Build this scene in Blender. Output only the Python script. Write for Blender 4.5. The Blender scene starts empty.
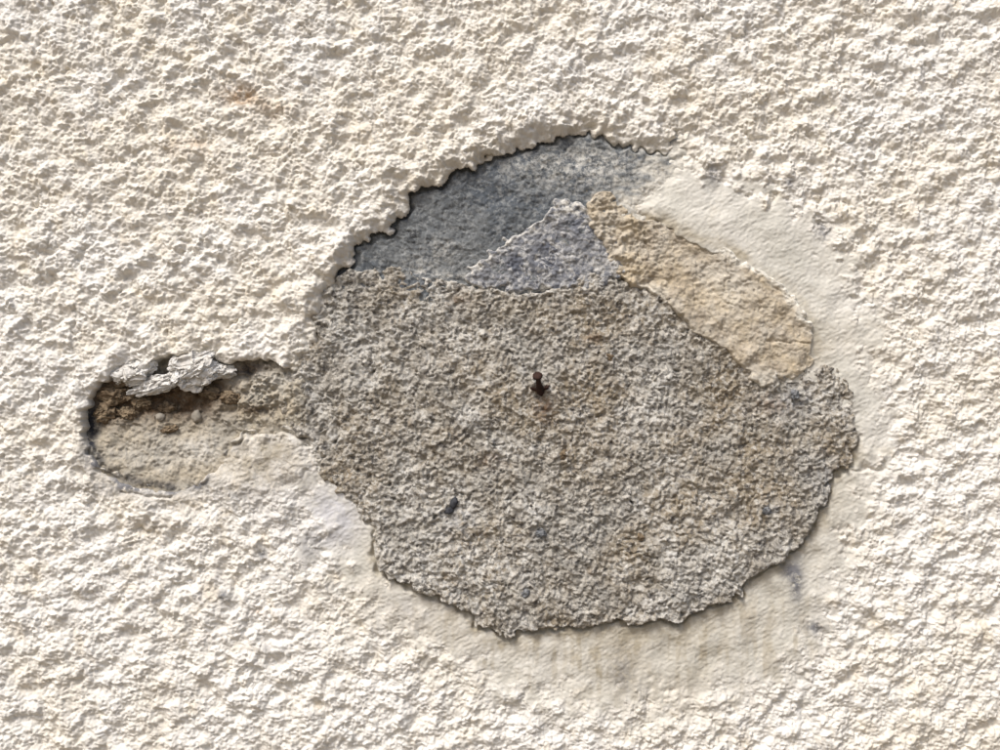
import bpy, bmesh, math
import numpy as np
from mathutils import Vector, Matrix

# ------------------------------------------------------------------ camera, sky, sun, exposure
S = 0.0008            # metres per photograph pixel on the wall face
CZ = 1.40             # height of the picture centre above the pavement
scene = bpy.context.scene
cam_d = bpy.data.cameras.new('camera'); cam = bpy.data.objects.new('camera', cam_d)
scene.collection.objects.link(cam); scene.camera = cam
DIST = 0.86
cam_d.sensor_width = 36.0
cam_d.lens = 36.0*DIST/(1000*S)
cam_d.clip_start = 0.01; cam_d.clip_end = 500
cam.location = (0, -DIST, CZ); cam.rotation_euler = (math.radians(90), 0, 0)

SUN_DIR = Vector((-0.36, -0.48, 0.82)).normalized()      # towards the sun
el = math.asin(SUN_DIR.z); az = math.atan2(SUN_DIR.x, SUN_DIR.y)
world = bpy.data.worlds.new('World'); scene.world = world; world.use_nodes = True
wn = world.node_tree.nodes; wl = world.node_tree.links
sky = wn.new('ShaderNodeTexSky'); sky.sky_type = 'NISHITA'; sky.sun_disc = False
sky.sun_elevation = el; sky.sun_rotation = az
sky.air_density = 1.0; sky.dust_density = 5.0; sky.ozone_density = 0.6
wl.new(sky.outputs[0], wn['Background'].inputs[0]); wn['Background'].inputs[1].default_value = 0.115
sun_d = bpy.data.lights.new('sun', 'SUN'); sun = bpy.data.objects.new('sun', sun_d)
scene.collection.objects.link(sun)
sun_d.energy = 2.4; sun_d.angle = math.radians(18.0); sun_d.color = (1.0, 0.985, 0.96)
sun.rotation_euler = SUN_DIR.to_track_quat('Z', 'Y').to_euler(); sun.location = (-2, -3, 5)
scene.view_settings.view_transform = 'Standard'; scene.view_settings.look = 'None'
scene.view_settings.exposure = 0.24; scene.view_settings.gamma = 1.0

# ------------------------------------------------------------------ noise and outline tools
N = 1536
_fx = np.fft.fftfreq(N)[:, None]; _fy = np.fft.rfftfreq(N)[None, :]
def tile(wl0, wl1, seed, ax=1.0, ang=0.0, slope=1.0):
    """periodic noise, wavelengths wl0..wl1 pixels, stretched ax times along direction ang (degrees, image axes)"""
    rng = np.random.default_rng(seed)
    F = np.fft.rfft2(rng.standard_normal((N, N)).astype(np.float32))
    a = math.radians(ang); c, s = math.cos(a), math.sin(a)
    # rows are v, columns are u
    fu, fv = _fy, _fx
    p = (fu*c+fv*s)*ax; q = (-fu*s+fv*c)
    f = np.sqrt(p*p+q*q); f[0, 0] = 1e-6
    lo, hi = 1.0/wl1, 1.0/wl0
    W = np.where(f < lo, np.exp(-((np.log(f/lo))/0.35)**2), np.where(f > hi, np.exp(-((np.log(f/hi))/0.30)**2), 1.0))*(lo/f)**slope
    W[0, 0] = 0
    t = np.fft.irfft2(F*W, s=(N, N)); t -= t.mean(); t /= t.std()
    return t.astype(np.float32)
def samp(t, u, v):
    u = np.mod(u, N); v = np.mod(v, N)
    i = np.floor(u).astype(np.int32); j = np.floor(v).astype(np.int32)
    fu = (u-i).astype(np.float32); fv = (v-j).astype(np.float32)
    i %= N; j %= N; i1 = (i+1) % N; j1 = (j+1) % N
    return (t[j, i]*(1-fu)+t[j, i1]*fu)*(1-fv)+(t[j1, i]*(1-fu)+t[j1, i1]*fu)*fv
def sstep(a, b, x):
    t = np.clip((x-a)/(b-a), 0, 1); return t*t*(3-2*t)
def sdf(poly, u, v):
    """signed distance to a closed outline, positive inside"""
    P = np.array(poly, dtype=np.float32); d2 = np.full(u.shape, 1e12, np.float32); ins = np.zeros(u.shape, bool)
    for k in range(len(P)):
        ax, ay = P[k]; bx, by = P[(k+1) % len(P)]
        ex, ey = bx-ax, by-ay
        t = np.clip(((u-ax)*ex+(v-ay)*ey)/(ex*ex+ey*ey+1e-9), 0, 1)
        dx = u-ax-t*ex; dy = v-ay-t*ey
        d2 = np.minimum(d2, dx*dx+dy*dy)
        if ay != by:
            ins ^= ((ay > v) != (by > v)) & (u < ex*(v-ay)/ey+ax)
    d = np.sqrt(d2); return np.where(ins, d, -d)
def pdist(line, u, v):
    d2 = np.full(u.shape, 1e12, np.float32)
    for (ax, ay), (bx, by) in zip(line[:-1], line[1:]):
        ex, ey = bx-ax, by-ay
        t = np.clip(((u-ax)*ex+(v-ay)*ey)/(ex*ex+ey*ey+1e-9), 0, 1)
        d2 = np.minimum(d2, (u-ax-t*ex)**2+(v-ay-t*ey)**2)
    return np.sqrt(d2)
def field(pts, u, v, p=3.0):
    """smooth surface through (u, v, value) points"""
    num = 0; den = 0
    for a, b, val in pts:
        w = 1.0/(((u-a)**2+(v-b)**2+300.0)**(p/2)); num = num+w*val; den = den+w
    return num/den
def blob(u, v, cu, cv, ru, rv): return np.exp(-((u-cu)/ru)**2-((v-cv)/rv)**2)

def caps(n, r0, r1, seed, ax=1.0, ang=0.0):
    """periodic field of overlapping rounded grains (highest wins), 0..1"""
    rng = np.random.default_rng(seed); t = np.zeros((N, N), np.float32)
    R_ = int(r1*ax)+2; g = np.arange(-R_, R_+1); X, Y = np.meshgrid(g, g)
    cu = rng.uniform(0, N, n); cv = rng.uniform(0, N, n); rr = r0+(r1-r0)*rng.random(n)**1.6; an = np.radians(ang+rng.normal(0, 22, n)); st = 1+(ax-1)*rng.random(n)*1.2
    hh = 0.45+0.55*rng.random(n)
    for k in range(n):
        i, j = int(cu[k]), int(cv[k]); x = X-(cu[k]-i); y = Y-(cv[k]-j); c, s = math.cos(an[k]), math.sin(an[k])
        p = (x*c+y*s)/st[k]; q = -x*s+y*c
        e = (hh[k]*np.clip(1-(p*p+q*q)/(rr[k]**2), 0, 1)).astype(np.float32)
        jj = (g+j) % N; ii = (g+i) % N; blk = np.ix_(jj, ii)
        t[blk] = np.maximum(t[blk], e)
    return t
T_fr = tile(2.6, 30, 21, 1.15, -16, 1.35); T_fr2 = tile(2.4, 14, 22, 1.0, 0, 1.2)
T_cap = caps(15000, 6, 15, 23, 1.5, -16); T_pt = caps(5200, 3.5, 9, 24, 1.7, -14); T_gr = caps(120000, 1.3, 3.6, 25)
T_low = tile(60, 240, 1); T_mid = tile(24, 70, 2)
T_lump = tile(15, 34, 3, 1.7, -16, 0.8); T_lump2 = tile(20, 46, 4, 1.5, -6, 0.8)
T_b = tile(7, 14, 5, 1.3, -18, 0.7); T_c = tile(4, 8, 6, 1.2, -20, 0.7); T_d = tile(2.2, 4.5, 7)
T_g = tile(5, 11, 8, 1.0, 0, 0.5); T_g2 = tile(2.6, 6, 9, 1.0, 0, 0.5); T_brush = tile(2.5, 9, 10, 4.0, -28, 0.7)
T_w1 = tile(14, 60, 11); T_w2 = tile(14, 60, 12); T_e = tile(11, 40, 13, 1, 0, 1.0); T_vert = tile(8, 40, 14, 7.0, 90, 0.7)

# ------------------------------------------------------------------ outlines (photograph pixels)
LIP = [(300, 440), (292, 425), (290, 400), (299, 380), (311, 346), (322, 313), (333, 283), (350, 262), (357, 250), (371, 233), (388, 228), (407, 209), (410, 189), (438, 184), (460, 170), (488, 160),
       (499, 151), (533, 144), (558, 137), (592, 131), (612, 139), (637, 146), (660, 149), (684, 150)]
HOLE = LIP + [(668, 172), (645, 192), (626, 206), (634, 219), (658, 222), (678, 234), (697, 246), (715, 250), (738, 264), (763, 282), (781, 294), (794, 312), (804, 330),
              (807, 345), (800, 368), (775, 395), (700, 420), (560, 560), (420, 540), (340, 470)]
CEMENT = [(300, 440), (280, 428), (280, 395), (290, 372), (300, 340), (312, 308), (322, 284), (343, 270), (357, 267), (390, 265), (418, 273), (440, 279), (460, 281), (497, 288), (542, 290),
          (564, 285), (590, 270), (606, 268), (615, 275), (633, 286), (664, 290), (690, 300), (730, 330), (770, 365), (805, 366), (830, 366), (848, 374), (856, 392), (854, 415), (860, 436),
          (854, 464), (834, 478), (824, 502), (810, 534), (790, 556), (786, 565), (763, 570), (748, 580), (742, 597), (718, 606), (691, 616), (680, 627), (652, 622), (637, 628),
          (612, 623), (585, 629), (558, 631), (535, 632), (516, 634), (510, 640), (496, 635), (476, 626), (464, 613), (439, 600), (412, 589), (378, 573), (371, 558), (373, 530), (357, 513),
          (338, 496), (320, 478), (309, 460)]
SLATE = [(335, 300), (335, 240), (380, 205), (400, 170), (470, 140), (560, 118), (640, 125), (712, 138), (690, 175), (650, 215), (610, 250), (520, 300), (400, 300)]
BLUE = [(461, 280), (466, 271), (478, 262), (491, 247), (506, 240), (522, 228), (535, 222), (547, 212), (556, 203), (568, 199), (582, 204), (592, 212), (620, 240), (625, 270),
        (600, 285), (566, 290), (542, 291), (520, 290), (497, 289), (476, 285)]
OCHRE = [(586, 214), (587, 203), (595, 193), (610, 190), (620, 197), (628, 207), (637, 217), (660, 219), (680, 231), (699, 242), (718, 243), (742, 255), (769, 273), (788, 286), (801, 306), (811, 326),
         (815, 342), (811, 365), (792, 379), (765, 386), (751, 378), (738, 361), (707, 338), (688, 323), (670, 307), (660, 296), (633, 286), (616, 272), (606, 258), (603, 240), (592, 230)]
CAVITY = [(303, 436), (285, 428), (262, 432), (244, 428), (232, 440), (222, 456), (214, 470), (198, 484), (178, 491), (150, 487), (128, 483), (102, 471), (88, 455), (82, 440), (80, 420), (86, 398), (98, 383),
          (116, 366), (136, 359), (152, 361), (176, 355), (196, 353), (222, 361), (246, 359), (270, 361), (288, 369), (303, 382)]

# ------------------------------------------------------------------ material tools
class M:
    def __init__(s, name, rough=0.9, spec=0.3):
        s.m = bpy.data.materials.new(name); s.m.use_nodes = True
        s.n = s.m.node_tree.nodes; s.l = s.m.node_tree.links; s.b = s.n['Principled BSDF']
        s.b.inputs['Roughness'].default_value = rough
        s.b.inputs['Specular IOR Level'].default_value = spec
        tc = s.n.new('ShaderNodeTexCoord'); mp = s.n.new('ShaderNodeMapping'); mp.inputs['Scale'].default_value = (1/S,)*3
        s.l.new(tc.outputs['Object'], mp.inputs[0]); s.co = mp.outputs[0]
    def noise(s, wl, detail=3, rough=0.55, seed=0, dist=0.0, stretch=None):
        co = s.co
        if seed or stretch:
            mp = s.n.new('ShaderNodeMapping'); mp.inputs['Location'].default_value = (seed*731.3, seed*57.7, seed*313.9)
            if stretch: mp.inputs['Scale'].default_value = stretch
            s.l.new(co, mp.inputs[0]); co = mp.outputs[0]
        t = s.n.new('ShaderNodeTexNoise'); t.inputs['Scale'].default_value = 1.0/wl
        t.inputs['Detail'].default_value = detail; t.inputs['Roughness'].default_value = rough; t.inputs['Distortion'].default_value = dist
        s.l.new(co, t.inputs['Vector']); return t.outputs['Fac']
    def voro(s, wl, feature='F1'):
        t = s.n.new('ShaderNodeTexVoronoi'); t.feature = feature; t.inputs['Scale'].default_value = 1.0/wl
        s.l.new(s.co, t.inputs['Vector']); return t
    def ramp(s, x, a, b, y0=0.0, y1=1.0):
        r = s.n.new('ShaderNodeMapRange'); r.interpolation_type = 'SMOOTHSTEP'
        for k, val in zip((1, 2, 3, 4), (a, b, y0, y1)): r.inputs[k].default_value = val
        s.l.new(x, r.inputs[0]); return r.outputs[0]
    def math(s, op, a, b=None):
        t = s.n.new('ShaderNodeMath'); t.operation = op
        for k, x in enumerate((a, b)):
            if x is None: continue
            if isinstance(x, (int, float)): t.inputs[k].default_value = x
            else: s.l.new(x, t.inputs[k])
        return t.outputs[0]
    def attr(s, name):
        t = s.n.new('ShaderNodeAttribute'); t.attribute_name = name; return t.outputs['Fac']
    def mix(s, fac, a, b, mode='MIX'):
        t = s.n.new('ShaderNodeMix'); t.data_type = 'RGBA'; t.blend_type = mode
        for k, x in ((0, fac), (6, a), (7, b)):
            if isinstance(x, (int, float)): t.inputs[k].default_value = x
            elif isinstance(x, tuple): t.inputs[k].default_value = (*x, 1)
            else: s.l.new(x, t.inputs[k])
        return t.outputs[2]
    def color(s, c): s.l.new(c, s.b.inputs['Base Color'])
    def bump(s, h, dist_px, strength=1.0):
        t = s.n.new('ShaderNodeBump'); t.inputs['Distance'].default_value = dist_px*S; t.inputs['Strength'].default_value = strength
        s.l.new(h, t.inputs['Height']); s.l.new(t.outputs[0], s.b.inputs['Normal'])

def mat_render():
    m = M('lime_render')
    c = m.mix(m.ramp(m.noise(90, 4, seed=1), 0.38, 0.66), (0.78, 0.755, 0.705), (0.76, 0.715, 0.63))
    c = m.mix(m.ramp(m.noise(22, 4, 0.6, seed=2), 0.52, 0.74, 0, 0.5), c, (0.72, 0.63, 0.48))
    c = m.mix(m.ramp(m.noise(12, 4, 0.6, seed=3), 0.55, 0.75, 0, 0.6), c, (0.83, 0.81, 0.77))
    c = m.mix(m.math('MULTIPLY', m.attr('smooth'), m.ramp(m.noise(60, 4, 0.6, seed=4), 0.3, 0.7, 0.5, 0.95)), c, (0.575, 0.56, 0.50))
    c = m.mix(m.math('MULTIPLY', m.attr('stain_shade'), m.ramp(m.noise(14, 5, 0.65, seed=5), 0.3, 0.65, 0.35, 1.0)), c, (0.40, 0.355, 0.27))
    c = m.mix(m.math('MULTIPLY', m.attr('grey'), m.ramp(m.noise(7, 5, 0.7, seed=6), 0.34, 0.52)), c, (0.20, 0.20, 0.21))
    c = m.mix(m.math('MULTIPLY', m.attr('pale'), m.ramp(m.noise(9, 5, 0.7, seed=7), 0.25, 0.6, 0.4, 1.0)), c, (0.57, 0.565, 0.575))
    c = m.mix(m.math('MULTIPLY', m.attr('rust'), m.ramp(m.noise(10, 5, 0.7, seed=8), 0.35, 0.6)), c, (0.50, 0.385, 0.275))
    m.color(c)
    m.bump(m.math('MULTIPLY', m.noise(3.0, 4, 0.75, seed=9), m.ramp(m.attr('smooth'), 0.0, 1.0, 1.0, 0.3)), 1.3, 0.9)
    return m.m
def mat_cement():
    m = M('cement_mortar', 0.95, 0.2)
    c = m.mix(m.ramp(m.noise(80, 4, 0.6, seed=11), 0.36, 0.64), (0.30, 0.252, 0.185), (0.33, 0.315, 0.285))
    c = m.mix(m.ramp(m.noise(16, 5, 0.65, seed=12), 0.54, 0.72, 0, 0.45), c, (0.34, 0.27, 0.19))
    c = m.mix(m.math('MULTIPLY', m.attr('lime'), m.ramp(m.noise(8, 5, 0.8, seed=13), 0.40, 0.60)), c, (0.64, 0.625, 0.585))
    v = m.voro(4.2)
    sep = m.n.new('ShaderNodeSeparateColor'); m.l.new(v.outputs['Color'], sep.inputs[0])
    c = m.mix(m.ramp(sep.outputs[0], 0.80, 0.86, 0, 0.75), c, (0.56, 0.53, 0.47))
    c = m.mix(m.ramp(sep.outputs[1], 0.86, 0.92, 0, 0.8), c, (0.13, 0.12, 0.11))
    c = m.mix(m.ramp(m.noise(3.6, 3, 0.7, seed=14), 0.50, 0.64, 0, 0.8), c, (0.58, 0.55, 0.49))
    c = m.mix(m.math('MULTIPLY', m.attr('bluish'), m.ramp(m.noise(8, 5, 0.7, seed=15), 0.4, 0.6)), c, (0.33, 0.35, 0.385))
    c = m.mix(m.math('MULTIPLY', m.attr('rust'), m.ramp(m.noise(6, 5, 0.7, seed=16), 0.35, 0.6)), c, (0.22, 0.13, 0.075))
    m.color(c); m.bump(m.noise(2.8, 4, 0.8, seed=17), 2.0, 1.0)
    return m.m
def mat_slate():
    m = M('blue_slate', 0.75, 0.35)
    c = m.mix(m.ramp(m.noise(60, 4, 0.6, seed=21), 0.35, 0.65), (0.085, 0.100, 0.118), (0.135, 0.145, 0.15))
    c = m.mix(m.ramp(m.noise(7, 5, 0.8, seed=22), 0.46, 0.62, 0, 0.8), c, (0.27, 0.28, 0.28))
    c = m.mix(m.math('MULTIPLY', m.attr('lime'), m.ramp(m.noise(7, 6, 0.8, seed=23), 0.42, 0.60)), c, (0.55, 0.54, 0.50))
    c = m.mix(m.math('MULTIPLY', m.attr('skim'), m.ramp(m.noise(10, 6, 0.75, seed=24), 0.2, 0.5, 0.35, 1.0)), c, (0.62, 0.595, 0.53))
    c = m.mix(m.math('MULTIPLY', m.attr('black'), m.ramp(m.noise(4, 4, 0.7, seed=25), 0.47, 0.53)), c, (0.03, 0.032, 0.036))
    m.color(c); m.bump(m.noise(3.4, 5, 0.8, seed=26), 1.2, 0.9)
    return m.m
def mat_blue():
    m = M('blue_lime_flake', 0.85, 0.3)
    c = m.mix(m.ramp(m.noise(26, 4, 0.6, seed=31), 0.35, 0.65), (0.115, 0.125, 0.155), (0.20, 0.205, 0.22))
    c = m.mix(m.ramp(m.noise(11, 6, 0.75, seed=32, dist=1.0), 0.50, 0.60, 0, 0.85), c, (0.50, 0.495, 0.48))
    c = m.mix(m.math('MULTIPLY', m.attr('lime'), m.ramp(m.noise(6, 6, 0.8, seed=33), 0.40, 0.60)), c, (0.64, 0.62, 0.57))
    m.color(c); m.bump(m.noise(3.4, 5, 0.75, seed=34), 1.1, 0.8)
    return m.m
def mat_ochre():
    m = M('ochre_plaster', 0.92, 0.25)
    c = m.mix(m.ramp(m.noise(45, 4, 0.6, seed=41), 0.36, 0.62), (0.50, 0.42, 0.30), (0.49, 0.445, 0.37))
    c = m.mix(m.ramp(m.noise(14, 5, 0.7, seed=42), 0.48, 0.62, 0, 0.8), c, (0.33, 0.28, 0.215))
    c = m.mix(m.ramp(m.noise(9, 5, 0.7, seed=43), 0.56, 0.70, 0, 0.7), c, (0.67, 0.60, 0.47))
    c = m.mix(m.math('MULTIPLY', m.attr('lime'), m.ramp(m.noise(6, 6, 0.8, seed=44), 0.32, 0.52)), c, (0.72, 0.69, 0.61))
    m.color(c); m.bump(m.noise(4, 5, 0.75, seed=45), 1.2, 0.9)
    return m.m
def mat_cavity():
    m = M('earth_mortar', 0.97, 0.15)
    c = m.mix(m.ramp(m.noise(30, 4, 0.6, seed=51), 0.36, 0.64), (0.42, 0.37, 0.285), (0.37, 0.345, 0.295))
    c = m.mix(m.ramp(m.noise(9, 6, 0.75, seed=52), 0.5, 0.68, 0, 0.8), c, (0.56, 0.50, 0.40))
    c = m.mix(m.math('MULTIPLY', m.attr('soil_shade'), m.ramp(m.noise(8, 5, 0.7, seed=53), 0.25, 0.6, 0.55, 1.0)), c, (0.13, 0.085, 0.05))
    c = m.mix(m.math('MULTIPLY', m.attr('lime'), m.ramp(m.noise(7, 6, 0.75, seed=54), 0.3, 0.6)), c, (0.62, 0.595, 0.54))
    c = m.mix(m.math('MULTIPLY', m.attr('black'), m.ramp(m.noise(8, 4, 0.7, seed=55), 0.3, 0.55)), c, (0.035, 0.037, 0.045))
    m.color(c); m.bump(m.noise(3.2, 5, 0.75, seed=56), 1.3, 0.9)
    return m.m
def mat_plain(name, c1, c2, wl, rough=0.9, bump=0.8, seed=60):
    m = M(name, rough, 0.25)
    m.color(m.mix(m.ramp(m.noise(wl, 5, 0.7, seed=seed), 0.38, 0.62), c1, c2)); m.bump(m.noise(wl*0.35, 4, 0.7, seed=seed+1), bump, 0.8)
    return m.m

# ------------------------------------------------------------------ object tools
def link(o, parent=None, label=None, cat=None, kind=None):
    scene.collection.objects.link(o)
    if parent: o.parent = parent
    if label: o['label'] = label
    if cat: o['category'] = cat
    if kind: o['kind'] = kind
    return o
def sheet(name, us, vs, fn, material, parent, label=None):
    """relief sheet: fn(u, v) -> height, keep, masks, shift_u, shift_v (all in pixels)"""
    U, V = np.meshgrid(us.astype(np.float32), vs.astype(np.float32))
    h, keep, masks, du, dv = fn(U, V)
    x = (U+du-500)*S; z = -(V+dv-375)*S+CZ; y = -h*S
    co = np.stack([x, y, z], -1).reshape(-1, 3).astype(np.float32)
    nv, nu = U.shape
    idx = np.arange(nv*nu, dtype=np.int32).reshape(nv, nu)
    q = np.stack([idx[:-1, :-1], idx[1:, :-1], idx[1:, 1:], idx[:-1, 1:]], -1)
    kq = keep[:-1, :-1] | keep[1:, :-1] | keep[1:, 1:] | keep[:-1, 1:]
    q = q[kq]
    used = np.zeros(nv*nu, bool); used[q.ravel()] = True
    remap = np.cumsum(used)-1; co = co[used]; q = remap[q].astype(np.int32)
    me = bpy.data.meshes.new(name)
    me.vertices.add(len(co)); me.vertices.foreach_set('co', co.ravel())
    me.loops.add(q.size); me.loops.foreach_set('vertex_index', q.ravel())
    me.polygons.add(len(q)); me.polygons.foreach_set('loop_start', np.arange(0, q.size, 4, dtype=np.int32))
    me.update(calc_edges=True)
    me.polygons.foreach_set('use_smooth', np.ones(len(q), bool))
    for k, a in masks.items():
        at = me.attributes.new(k, 'FLOAT', 'POINT'); at.data.foreach_set('value', np.ascontiguousarray(np.clip(a, 0, 1).reshape(-1)[used], np.float32))
    me.materials.append(material)
    return link(bpy.data.objects.new(name, me), parent, label)
def axis(a, b, step=1.0, lo=None, hi=None):
    core = np.arange(a, b+step*0.5, step); L = []; R = []
    if lo is not None:
        x = a; d = step
        while x > lo: d = min(d*1.18, 30); x -= d; L.append(max(x, lo))
        x = core[-1]; d = step
        while x < hi: d = min(d*1.18, 30); x += d; R.append(min(x, hi))
    return np.array(L[::-1]+list(core)+R)
def lump(name, u, v, h, ru, rv, rh, material, parent, seed, rough=0.28, label=None, sub=4, rot=0.0, wl=1.0):
    """irregular lump of stone or plaster"""
    bm = bmesh.new(); bmesh.ops.create_icosphere(bm, subdivisions=sub, radius=1.0)
    from mathutils import noise as mn
    off = Vector((seed*3.17, seed*1.31, seed*2.71))
    for w in bm.verts:
        p = w.co.copy()
        q = p*1.1*wl+off
        p = p+rough*(0.55*mn.noise_vector(q*1.2)+0.30*mn.noise_vector(q*2.7)+0.17*mn.noise_vector(q*6)+0.10*mn.noise_vector(q*12)+0.05*mn.noise_vector(q*24))
        k = 1.0
        p = p*k; c, s_ = math.cos(rot), math.sin(rot)
        a, b = p.x*ru, p.z*rv
        w.co = ((a*c-b*s_)*S, p.y*rh*S, (a*s_+b*c)*S)
    me = bpy.data.meshes.new(name); bm.to_mesh(me); bm.free()
    for p in me.polygons: p.use_smooth = True
    me.materials.append(material)
    o = bpy.data.objects.new(name, me); o.location = ((u-500)*S, -h*S, -(v-375)*S+CZ)
    return link(o, parent, label)

# ------------------------------------------------------------------ pavement and wall
gm = M('pavement_concrete')
gm.color(gm.mix(gm.ramp(gm.noise(400, 5, 0.6), 0.35, 0.65), (0.155, 0.125, 0.09), (0.20, 0.165, 0.12))); gm.bump(gm.noise(12, 4), 1.5)
me = bpy.data.meshes.new('pavement')
me.from_pydata([(-60, -60, 0), (60, -60, 0), (60, 60, 0), (-60, 60, 0)], [], [(0, 1, 2, 3)]); me.materials.append(gm.m)
link(bpy.data.objects.new('pavement', me), kind='structure')

wall = link(bpy.data.objects.new('rendered_wall', None), kind='thing', label='cream roughcast rendered wall with a large grey cement repair and a small cavity', cat='wall')
m_render = mat_render(); m_cem = mat_cement()
core_m = mat_plain('rubble_core', (0.30, 0.26, 0.20), (0.22, 0.20, 0.17), 60)
bm = bmesh.new(); bmesh.ops.create_cube(bm, size=1.0)
for w in bm.verts: w.co = (w.co.x*3.0, 0.20+w.co.y*0.30, 1.2+w.co.z*2.4)
me = bpy.data.meshes.new('masonry_core'); bm.to_mesh(me); bm.free(); me.materials.append(core_m)
link(bpy.data.objects.new('masonry_core', me), wall)

def smooth_mask(u, v):
    w = 18*samp(T_w1, u, v)+8*samp(T_b, u*0.7+90, v*0.7)
    right = sdf([(655, 150), (715, 172), (765, 190), (822, 225), (850, 270), (872, 320), (880, 400), (872, 470), (850, 545), (815, 620), (775, 670), (690, 690), (600, 695), (500, 672), (430, 632), (370, 590), (330, 560),
                 (306, 520), (304, 478), (340, 480), (560, 560), (700, 420), (640, 215), (620, 180)], u, v)
    soft = sstep(540, 640, v)+0.4*sstep(840, 880, u)
    return sstep(-14-34*soft, 16+4*soft, right+w*0.55)
def render_base(u, v):
    return field([(100, 100, 0), (300, 200, 0), (500, 60, 0), (700, 80, 0), (900, 100, 0), (950, 300, 0), (960, 500, 0), (900, 700, 0), (600, 730, 0), (300, 700, 0), (100, 650, 0), (100, 300, 0),
                  (640, 165, -8), (668, 160, -7), (700, 190, -5.0), (645, 205, -4.5), (662, 214, -2.0), (690, 228, -0.8), (715, 240, -1.2), (760, 245, -2.2), (800, 280, -2.8), (840, 330, -2.5), (870, 440, -2.5), (840, 520, -2.5), (780, 620, -2.5), (700, 650, -2.5),
                  (600, 660, -2.5), (500, 650, -2.5), (420, 610, -2.5), (350, 550, -3), (335, 510, -4.5), (320, 490, -4.5), (280, 470, -2), (250, 450, -1.5), (265, 440, -1.5)], u, v)
def roughcast(u, v):
    fr = samp(T_fr, u, v)
    wu = u+3*samp(T_w1, u, v)+1.5*samp(T_fr2, u+200, v); wv = v+3*samp(T_w2, u, v)+1.5*samp(T_fr2, u, v+333)
    big = sstep(330, 720, v+0.2*(u-500)+60*samp(T_low, u+400, v))
    a = samp(T_cap, wu, wv)*(1-big)+1.25*samp(T_cap, wu*0.72+300, wv*0.72)*big
    pit = samp(T_pt, wu, wv)*(1-0.6*big)+1.1*samp(T_pt, wu*0.7, wv*0.7+400)*big*0.8
    amp = (0.95+0.22*samp(T_low, u+90, v+800))*(1-0.3*sstep(760, 980, u))
    return (3.6*(a-0.45)-3.3*pit)*amp+1.1*fr+0.30*samp(T_d, u, v)+1.1*samp(T_mid, u, v)
def lip_sdf(u, v):
    return sdf(HOLE, u, v)+2.2*samp(T_e, u, v)+0.35*samp(T_b, u, v)
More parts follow.
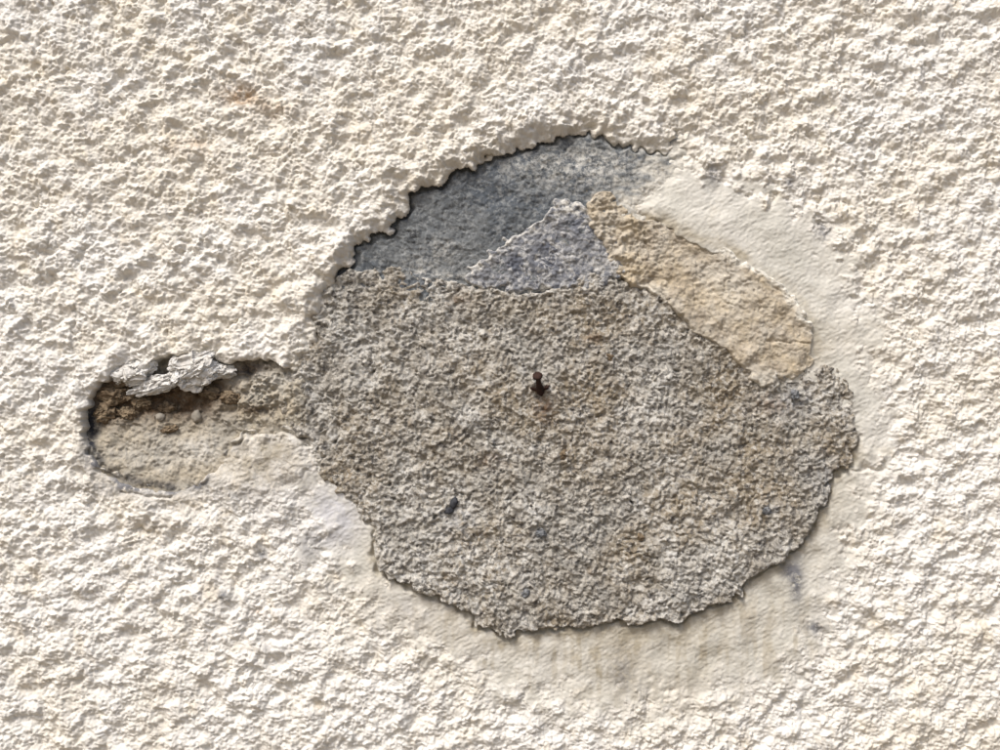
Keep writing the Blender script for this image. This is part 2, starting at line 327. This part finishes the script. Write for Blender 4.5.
def f_render(u, v):
    du = np.zeros_like(u); dv = np.zeros_like(u)
    near = (u > 40) & (u < 900) & (v > 90) & (v < 720)
    sm = smooth_mask(u, v)
    h = render_base(u, v)
    flat = 0.16*samp(T_brush, u, v)+0.12*samp(T_c, u, v)+0.10*samp(T_d, u, v)+0.6*samp(T_mid, u, v)
    # rubbed, flatter render under the cavity and beside the patch
    rub = np.clip(blob(u, v, 265, 460, 48, 38)*1.0+0.8*np.exp(-(pdist([(90, 440), (92, 462), (120, 486), (180, 496), (215, 475)], u, v)/14)**2)+blob(u, v, 330, 600, 60, 45)*0.35, 0, 1)
    k = np.maximum(sm, rub*0.75)
    h = h+roughcast(u, v)*(1-k)+flat*k
    # thick rolled lip round the top left of the lost area
    d = lip_sdf(u, v)
    thick = sstep(720, 600, u)*sstep(470, 380, v)
    h = h+thick*(1-k)*(3.0*np.exp(-((d+24)/13.0)**2))
    h = h-thick*8.5*np.clip((d+20)/20.0, 0, 1.1)**1.7
    drop = sstep(-0.6, 3.0, d); h = h-26*drop
    g = np.sqrt(drop)*thick
    du = du-g*3.0+0.6*(drop > 0)*thick; dv = dv-g*7.0+1.2*(drop > 0)*thick
    # cavity
    dc = sdf(CAVITY, u, v)+1.8*samp(T_e, u+200, v+90)+0.2*samp(T_c, u, v+33)
    h = h-2.0*sstep(-6, 0, dc)*sstep(470, 400, v)
    h = h-40*sstep(-0.5, 3.0, dc)
    # crack running from the cavity to the cement
    w = 1.5*samp(T_e, u, v)
    for line, dep, wid in (([(214, 470), (226, 452), (244, 436), (262, 431), (284, 431), (300, 438), (306, 446)], 5.5, 2.0), ([(175, 490), (150, 489), (120, 481), (96, 470)], 5, 2.2), ([(120, 492), (150, 497), (170, 496)], 2.5, 1.4),
                           ([(806, 466), (850, 470), (905, 471)], 1.2, 1.0)):
        q = pdist(line, u+w, v+w*0.6); h = h-dep*np.exp(-(q/wid)**2)
    q = pdist([(176, 491), (196, 484), (212, 470), (224, 452)], u+2+w, v+5+w); h = h+3.0*np.exp(-(q/4.5)**2)
    cem = sdf(CEMENT, u, v); ce = cem+1.7*samp(T_e, u+40, v+140); h = h-7*sstep(3, 10, cem)*sstep(445, 470, v)-5*sstep(-3.5, 1.0, ce)*sstep(500, 550, v+0.35*np.maximum(u-600, 0))
    keep = (d < 4.5) & (dc < 5) & (cem < 16)
    stain_shade = 0.75*np.exp(-np.maximum(-cem, 0)/14)*sm*sstep(540, 600, v+0.35*(u-500))*sstep(0, 1, samp(T_mid, u+20, v)+1.2)
    vert = sstep(-0.2, 1.4, samp(T_vert, u, v))*sm*sstep(560, 640, v)*sstep(730, 660, v)*0.55
    och = pdist([(628, 205), (637, 216), (660, 218), (680, 230), (699, 241), (718, 243), (742, 255)], u, v); stain_shade = stain_shade+0.9*np.exp(-(och/7)**2)+0.4*np.exp(-(pdist([(742, 255), (769, 272), (790, 283), (806, 305), (818, 340), (816, 362)], u, v)/5)**2)  # brown along the ochre's top edge paints in its step shadow
    stain_shade = stain_shade+0.2*sm*sstep(570, 620, v)+0.3*rub+1.2*np.exp(-np.maximum(-cem, 0)/4.0)*sstep(490, 560, v+0.3*np.maximum(u-600, 0))*sm+vert+0.55*blob(u, v, 618, 660, 26, 45)*sm+0.4*blob(u, v, 815, 520, 22, 40)+0.35*blob(u, v, 700, 640, 30, 30)  # painted contact shadow below the cement edge, along with stains and drips
    stain_shade = stain_shade+0.55*blob(u, v, 822, 345, 14, 20)+0.35*np.exp(-np.abs(d+3)/5)*thick+0.75*blob(u, v, 262, 455, 52, 36)+0.3*blob(u, v, 300, 360, 18, 22)  # brown shading of the lip's underside painted in, plus beige patches
    gl = np.exp(-(pdist([(176, 491), (198, 484), (214, 470), (226, 452)], u+w, v+w)/3.0)**2)*0.7+np.exp(-(pdist([(92, 462), (120, 484), (176, 491)], u+w, v+w)/3.5)**2)*0.8
    grey = gl+sum(a*blob(u, v, cu, cv, ru, rv) for cu, cv, ru, rv, a in ((797, 583, 7, 22, 1.0), (790, 572, 8, 8, 0.9), (816, 628, 10, 7, 1.0), (223, 596, 7, 7, 1), (262, 556, 6, 6, .9), (266, 578, 5, 4, .7), (308, 545, 10, 16, 0.8),
                                                                     (714, 174, 7, 12, 0.8), (825, 230, 8, 10, 0.8), (790, 182, 6, 5, .8), (622, 675, 12, 22, 0.55), (268, 648, 6, 4, .6), (130, 488, 40, 8, 0.75), (90, 452, 11, 22, .8), (237, 495, 22, 9, .4), (192, 486, 20, 6, 0.6), (232, 446, 16, 8, .4)))
    pale = np.clip(1.3*blob(u, v, 333, 520, 26, 30), 0, 1)*sm+0.35*blob(u, v, 410, 610, 50, 20)*sm+0.3*blob(u, v, 290, 500, 40, 40)
    rust = 1.3*blob(u, v, 240, 97, 18, 11)+0.8*blob(u, v, 275, 108, 15, 9)+0.8*blob(u, v, 190, 147, 22, 8)+0.8*blob(u, v, 258, 612, 5, 6)
    return h, keep, dict(smooth=sm, stain_shade=stain_shade, grey=grey, pale=pale, rust=rust), du, dv
zv = 375+CZ/S
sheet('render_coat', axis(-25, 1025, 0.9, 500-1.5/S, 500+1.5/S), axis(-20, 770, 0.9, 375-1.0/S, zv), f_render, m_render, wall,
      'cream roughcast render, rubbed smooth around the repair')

# ------------------------------------------------------------------ slate in the upper hollow
def f_slate(u, v):
    d = sdf(SLATE, u, v)
    h = field([(350, 262, -10), (430, 255, -10), (410, 205, -12), (480, 170, -12.5), (560, 145, -12.5), (620, 150, -11), (650, 160, -8.6), (675, 160, -7.2), (650, 190, -7.2), (630, 200, -7), (560, 185, -10.5), (500, 230, -10)], u, v)
    h = h+0.40*samp(T_fr2, u, v)+0.16*samp(T_d, u, v)+0.7*samp(T_mid, u, v)+0.15*samp(T_b, u+60, v)
    h = h-1.6*blob(u, v, 411, 233, 7, 8)*sstep(0, 1, samp(T_c, u+40, v))+1.2*blob(u, v, 447, 240, 12, 8)*sstep(-.3, 1, samp(T_b, u, v+80))
    h = h-7*sstep(7, -1, sdf(HOLE, u, v)+2.2*samp(T_e, u, v))*sstep(690, 655, u)*sstep(14, 8, pdist(LIP, u, v))
    t = (u-653)*0.62+(v-178)*0.55+7*samp(T_e, u, v)+6*samp(T_b, u, v)
    skim = sstep(-26, 10, t)
    lime = 0.85*blob(u, v, 600, 165, 60, 30)+0.6*blob(u, v, 442, 248, 16, 12)+0.5*blob(u, v, 530, 160, 50, 16)+0.9*np.exp(-np.abs(v-(269+0.11*(u-400)))/4)*sstep(380, 420, u)*sstep(490, 470, u)+0.35*blob(u, v, 420, 262, 25, 9)
    black = 0.95*blob(u, v, 411, 233, 9, 10)+0.6*blob(u, v, 400, 205, 16, 12)+0.35*blob(u, v, 465, 190, 30, 20)+0.5*blob(u, v, 560, 143, 30, 8)
    return h, d > 0, dict(lime=lime, skim=skim, black=black), 0, 0
sheet('slate_stone', np.arange(334, 714, 1.0), np.arange(117, 302, 1.0), f_slate, mat_slate(), wall, 'dark blue grey slate stone bared under the render lip')

def f_blue(u, v):
    d = sdf(BLUE, u, v)+2.6*samp(T_e, u+70, v)
    h = field([(470, 278, -8.6), (510, 235, -8.6), (560, 205, -8.6), (590, 220, -7.2), (600, 270, -6.6), (540, 255, -8)], u, v)
    h = h+0.8*samp(T_fr, u, v)+0.4*samp(T_fr2, u+9, v)-8*sstep(1.5, -3.5, d)+0.6*np.exp(-((d-4)/3)**2)
    rim = np.exp(-np.maximum(d-1, 0)/6)*sstep(300, 262, v+0.0*u)+0.7*blob(u, v, 570, 206, 18, 9)+0.6*np.exp(-np.abs(d)/3)+0.5*blob(u, v, 595, 262, 24, 16)
    return h, d > -5, dict(lime=rim), 0, 0
sheet('blue_grey_flake', np.arange(452, 634, 1.0), np.arange(190, 300, 1.0), f_blue, mat_blue(), wall, 'blue grey old coating flake with a whitish broken rim')

def f_ochre(u, v):
    d = sdf(OCHRE, u, v)+1.6*samp(T_e, u+170, v)
    h = field([(600, 200, -4.5), (640, 240, -5.0), (650, 225, -5.8), (672, 232, -6.2), (700, 248, -5.6), (700, 300, -3.4), (660, 290, -3.8), (735, 258, 0.6), (770, 278, 1.6), (798, 305, 1.8), (780, 310, 1.0), (810, 345, 1.6), (760, 375, -0.2), (620, 260, -4.5)], u, v)
    h = h+0.9*samp(T_mid, u+5, v)+(0.6+0.9*sstep(690, 620, u))*samp(T_fr, u+19, v)+0.3*samp(T_fr2, u+9, v)-9*sstep(2.4, -1.5, d)
    w = 2.0*samp(T_e, u, v+50)
    for line, dep, wid in (([(605, 225), (616, 226), (626, 232)], 2.2, 1.5), ([(768, 342), (790, 342), (812, 346)], 1.8, 1.0), ([(745, 260), (770, 285), (795, 300)], 1.2, 1.1), ([(725, 250), (728, 290), (722, 330)], 1.3, 1.2),
                           ([(640, 222), (650, 250), (640, 275)], 1.4, 1.2), ([(752, 262), (756, 300), (770, 330), (768, 342)], 1.2, 0.9), ([(700, 300), (716, 322), (738, 356)], 1.0, 1.0), ([(690, 250), (700, 272), (695, 300)], 1.2, 1.0), ([(700, 270), (722, 300), (745, 310)], 1.0, 1.0), ([(620, 284), (650, 286), (668, 298)], 1.6, 1.6)):
        q = pdist(line, u+w, v+w*0.7); h = h-dep*np.exp(-(q/wid)**2)
    lime = 1.3*sstep(13, 2, d)*sstep(700, 730, u)*sstep(345, 300, v)+0.5*blob(u, v, 730, 290, 25, 20)+0.9*blob(u, v, 757, 380, 10, 6)+0.6*sstep(4, 1, d)*sstep(740, 760, u)+0.5*blob(u, v, 650, 290, 22, 6)
    return h, d > -5, dict(lime=lime), 0, 0
sheet('ochre_plaster_patch', np.arange(576, 826, 1.0), np.arange(180, 396, 1.0), f_ochre, mat_ochre(), wall, 'ochre yellow old plaster with cracks and a pale upper rim')

# ------------------------------------------------------------------ cement repair
def f_cement(u, v):
    d = sdf(CEMENT, u, v)+1.7*samp(T_e, u+40, v+140)+0.5*samp(T_g, u, v)
    h = field([(350, 280, -6.5), (320, 330, -7), (300, 400, -6.5), (420, 285, -8), (500, 300, -6.8), (600, 285, -6.2), (560, 400, -3), (300, 435, -5.5), (330, 480, -4.2), (365, 530, -1.5), (400, 575, 3.0), (440, 590, 4.0), (510, 625, 4.5), (600, 615, 5), (670, 610, 6), (560, 560, 2),
               (740, 570, 6), (800, 530, 5.5), (840, 450, 2), (845, 400, 0.5), (800, 390, -2), (720, 370, -4.2), (670, 330, -5.2), (450, 450, -2), (650, 480, 0.5)], u, v)
    wu = u+2.0*samp(T_w1, u, v); wv = v+2.0*samp(T_w2, u, v)
    pit = np.maximum(samp(T_b, wu+400, wv)-1.5, 0)
    h = h+2.9*(samp(T_gr, wu, wv)-0.5)+0.75*samp(T_fr, u+500, v)+0.7*samp(T_fr2, u, v)+0.2*samp(T_d, u, v)+0.9*samp(T_mid, u+300, v)-2.4*pit
    for cu, cv, r, dep in ((563, 454, 4, 4), (325, 318, 5, 3), (452, 508, 6, 4), (538, 392, 5, 2), (745, 445, 5, 3), (590, 550, 4, 3), (412, 372, 4, 3), (640, 540, 5, 2.5)):
        h = h-dep*blob(u, v, cu, cv, r, r)
    low = sstep(505, 570, v+0.35*np.maximum(u-600, 0)); e = sstep(2.4, -1.2, d); h = h-18*e-0.9*sstep(7, 2, d)
    lime = sstep(-0.7, 1.7, 0.5*samp(T_mid, u+700, v)+0.8*samp(T_low, u, v)+1.6*blob(u, v, 560, 590, 220, 45)+1.0*blob(u, v, 390, 540, 60, 60)+0.8*blob(u, v, 700, 500, 60, 60)-1.2*blob(u, v, 660, 540, 60, 40)+0.5*blob(u, v, 360, 440, 90, 120)-0.5*blob(u, v, 800, 440, 80, 100)-0.1)
    lime = lime+1.6*np.exp(-np.abs(d-2.5)/3.0)*sstep(405, 425, u)*sstep(575, 540, u)*sstep(330, 300, v)
    rust = 0.8*blob(u, v, 545, 408, 10, 14)+0.9*blob(u, v, 537, 392, 6, 4)+0.5*blob(u, v, 490, 460, 12, 8)+0.6*blob(u, v, 596, 338, 9, 5)+0.5*blob(u, v, 460, 300, 12, 6)+0.5*blob(u, v, 770, 405, 18, 8)
    blu = 0.9*blob(u, v, 800, 402, 24, 10)+0.7*blob(u, v, 458, 522, 14, 12)+0.6*blob(u, v, 828, 478, 9, 16)+0.5*blob(u, v, 770, 510, 14, 8)+0.6*blob(u, v, 540, 535, 9, 7)
    return h, d > -6, dict(lime=lime, rust=rust, bluish=blu*0.7), 0, (1.2*(e > 0)-10.5*np.sqrt(e))*low
cement = sheet('cement_patch', np.arange(268, 872, 0.85), np.arange(256, 652, 0.85), f_cement, m_cem, wall, 'large rough grey cement repair with a raised lower edge')

# ------------------------------------------------------------------ cavity at the left
def f_cavity(u, v):
    d = sdf(CAVITY, u, v)
    h = field([(100, 465, -4), (130, 478, -3), (160, 484, -3), (185, 484, -3), (205, 470, -3.5), (150, 455, -8), (185, 455, -7), (110, 450, -7), (150, 435, -11), (200, 432, -9), (120, 430, -11), (86, 425, -22), (100, 400, -19), (130, 410, -19), (170, 406, -26), (210, 400, -20), (190, 395, -26),
               (150, 385, -26), (190, 375, -26), (225, 415, -8), (240, 395, -6), (248, 368, -18), (236, 369, -17), (262, 366, -13), (275, 378, -4), (290, 380, -6), (265, 395, -3.0), (250, 411, -9), (240, 408, -8), (290, 400, -4), (275, 415, -5), (240, 428, -5), (262, 424, -5), (300, 430, -6)], u, v)
    up = sstep(442, 412, v)*sstep(300, 240, u)
    h = h+0.7*samp(T_fr, u+13, v)+0.45*samp(T_fr2, u, v+4)+0.7*samp(T_mid, u, v+77)-9*sstep(1, -7, d+2*samp(T_e, u, v))*sstep(285, 300, u)
    rg = samp(T_cap, u+60+3*samp(T_w1, u, v), v+20); rg2 = samp(T_gr, u+2*samp(T_fr2, u, v), v)
    h = h+up*(5.0*rg+2.2*rg2+1.0*samp(T_fr, u+50, v)-2.5)+sstep(430, 410, v)*sstep(220, 260, u)*(2.0*rg2+2.0*rg-1.8+0.8*samp(T_fr, u+50, v))
    soil_shade = 1.3*blob(u, v, 165, 402, 55, 20)+1.0*blob(u, v, 105, 400, 26, 24)+0.6*blob(u, v, 205, 385, 25, 15)+0.7*blob(u, v, 255, 410, 16, 5)+0.9*blob(u, v, 248, 369, 20, 8)  # brown soil, darkened further in colour for the shade beneath the lumps
    lime = 0.9*blob(u, v, 200, 452, 20, 14)+0.6*blob(u, v, 150, 455, 40, 20)*0.6+0.6*blob(u, v, 262, 380, 30, 10)+0.6*blob(u, v, 120, 372, 20, 8)
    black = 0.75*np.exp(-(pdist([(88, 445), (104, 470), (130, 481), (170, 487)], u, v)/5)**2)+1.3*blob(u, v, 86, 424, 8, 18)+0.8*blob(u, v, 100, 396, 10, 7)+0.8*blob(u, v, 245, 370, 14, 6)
    return h, d > -9, dict(soil_shade=soil_shade, lime=lime, black=black), 0, 0
cavity = sheet('cavity_floor', np.arange(66, 316, 1.0), np.arange(340, 504, 1.0), f_cavity, mat_cavity(), wall, 'crumbling brown earth mortar inside the small cavity')
m_lime = mat_plain('lime_lump', (0.78, 0.77, 0.745), (0.60, 0.575, 0.53), 16, 0.92, 1.5, 61)
m_earth = mat_plain('earth_clod', (0.27, 0.21, 0.14), (0.15, 0.105, 0.065), 12, 0.95, 1.5, 65)
m_peb = mat_plain('pebble_stone', (0.34, 0.31, 0.26), (0.27, 0.24, 0.20), 8, 0.8, 0.5, 67)
lump('lime_lump', 132, 372, -9, 19, 11, 9, m_lime, cavity, 1, 0.8, wl=1.2, sub=5, rot=0.25)
lump('lime_lump', 192, 369, -8, 26, 17, 12, m_lime, cavity, 7, 0.85, 'whitish grey lump of lime overhanging the cavity', wl=1.2, sub=6, rot=0.35)
lump('lime_lump', 156, 384, -9, 24, 8, 8, m_lime, cavity, 3, 0.8, wl=1.3, sub=5, rot=0.30)
lump('lime_lump', 218, 371, -11, 14, 8, 8, m_lime, cavity, 5, 0.8, sub=5, wl=1.2)
for k, (u, v, h, ru, rv, rh) in enumerate(((110, 395, -14, 16, 9, 7), (100, 413, -15, 11, 9, 6), (122, 414, -15, 10, 6, 5), (228, 398, -9, 9, 6, 5), (118, 382, -15, 14, 6, 6), (206, 392, -17, 12, 7, 6), (160, 408, -22, 9, 6, 6), (166, 430, -12.0, 8, 3.5, 3), (135, 402, -19, 12, 7, 6))):
    lump('earth_clod', u, v, h, ru, rv, rh, m_earth, cavity, 10+k, 0.8, sub=5, rot=0.3*math.sin(k*2.1), wl=1.3)
lump('pebble', 156, 418, -14, 4.8, 4.2, 3.5, m_peb, cavity, 30, 0.4, sub=3)
lump('pebble', 193, 417, -13, 4.8, 6.4, 3.5, m_peb, cavity, 31, 0.4, sub=3)

# ------------------------------------------------------------------ black specks and stone chips in the cement
m_speck = mat_plain('dark_speck', (0.02, 0.021, 0.025), (0.05, 0.052, 0.06), 6, 0.7, 0.6, 71)
m_grit = mat_plain('grey_grit', (0.16, 0.17, 0.185), (0.25, 0.25, 0.25), 6, 0.8, 0.5, 73)
lump('black_speck', 454, 503, -1.2, 3.6, 6, 3, m_speck, cement, 50, 0.6, 'small black speck in the cement', sub=3, rot=-0.35)  # black lumps filling the small pit in the cement
lump('black_speck', 449, 511, -1.2, 4.8, 3.2, 3, m_speck, cement, 51, 0.6, sub=3, rot=0.4)
for k, (u, v, h, r) in enumerate(((541, 533, 1.5, 4), (525, 593, 3, 3.5), (640, 536, 1.5, 3), (766, 510, 3.5, 4), (563, 455, -2.5, 4), (795, 395, -1, 4), (610, 357, -4, 3.5))):
    lump('stone_grain', u, v, h, r*1.2, r, r*0.7, m_grit if k not in (2, 4, 6) else m_earth, cement, 60+k, 1.0, sub=4, rot=k)

# ------------------------------------------------------------------ nail
m_rust = mat_plain('rusty_iron', (0.042, 0.018, 0.012), (0.018, 0.010, 0.008), 3, 0.75, 0.5, 81)
nb = Vector(((540.5-500)*S, 3.0*S, -(391-375)*S+CZ)); nh = Vector(((537-500)*S, -14*S, -(376.0-375)*S+CZ))
ax = (nh-nb); L = ax.length; rot = ax.to_track_quat('Z', 'Y').to_euler()
nail = link(bpy.data.objects.new('rusty_nail', None), label='rusty brown nail sticking out of the grey cement repair', cat='nail')
nail.location = nb; nail.rotation_euler = rot
def lathe(name, prof, jit=0.0, seed=0, seg=20):
    rng = np.random.default_rng(seed); vs = []; fs = []
    for r, z in prof:
        for k in range(seg):
            a = 2*math.pi*k/seg; q = r*(1+jit*rng.uniform(-1, 1)); vs.append((q*math.cos(a)*S, q*math.sin(a)*S, z*S))
    for i in range(len(prof)-1):
        for k in range(seg): fs.append((i*seg+k, i*seg+(k+1) % seg, (i+1)*seg+(k+1) % seg, (i+1)*seg+k))
    fs.append(tuple(range(seg))[::-1]); fs.append(tuple(range((len(prof)-1)*seg, len(prof)*seg)))
    me = bpy.data.meshes.new(name); me.from_pydata(vs, [], fs); me.materials.append(m_rust)
    for p in me.polygons: p.use_smooth = True
    return link(bpy.data.objects.new(name, me), nail)
Lp = L/S
lathe('shank', [(1.0, -8), (3.0, -3), (4.0, 0), (4.0, 4), (3.2, 9), (2.5, 14), (2.5, Lp-2), (2.9, Lp-0.5)], 0.10, 3)
lathe('head', [(2.6, Lp-1.8), (4.5, Lp-1.4), (5.0, Lp-0.4), (4.9, Lp+0.6), (4.1, Lp+1.4), (1.6, Lp+1.9)], 0.06, 4)
for k, (u, v, h, ru, rv, rot_) in enumerate(((533.5, 389, -2.0, 3.4, 1.8, -0.3), (546.5, 387.5, -1.8, 3.8, 2.0, 0.6), (541, 393, -2.0, 3.5, 2.4, 0.0))):
    o = lump('rust_crust', u, v, h, ru, rv, 2.4, m_rust, None, 90+k, 0.8, sub=3, rot=rot_)
    nail_m = Matrix.LocRotScale(nb, rot, None); mw = Matrix.Translation(o.location)
    o.parent = nail; o.matrix_parent_inverse = nail_m.inverted()
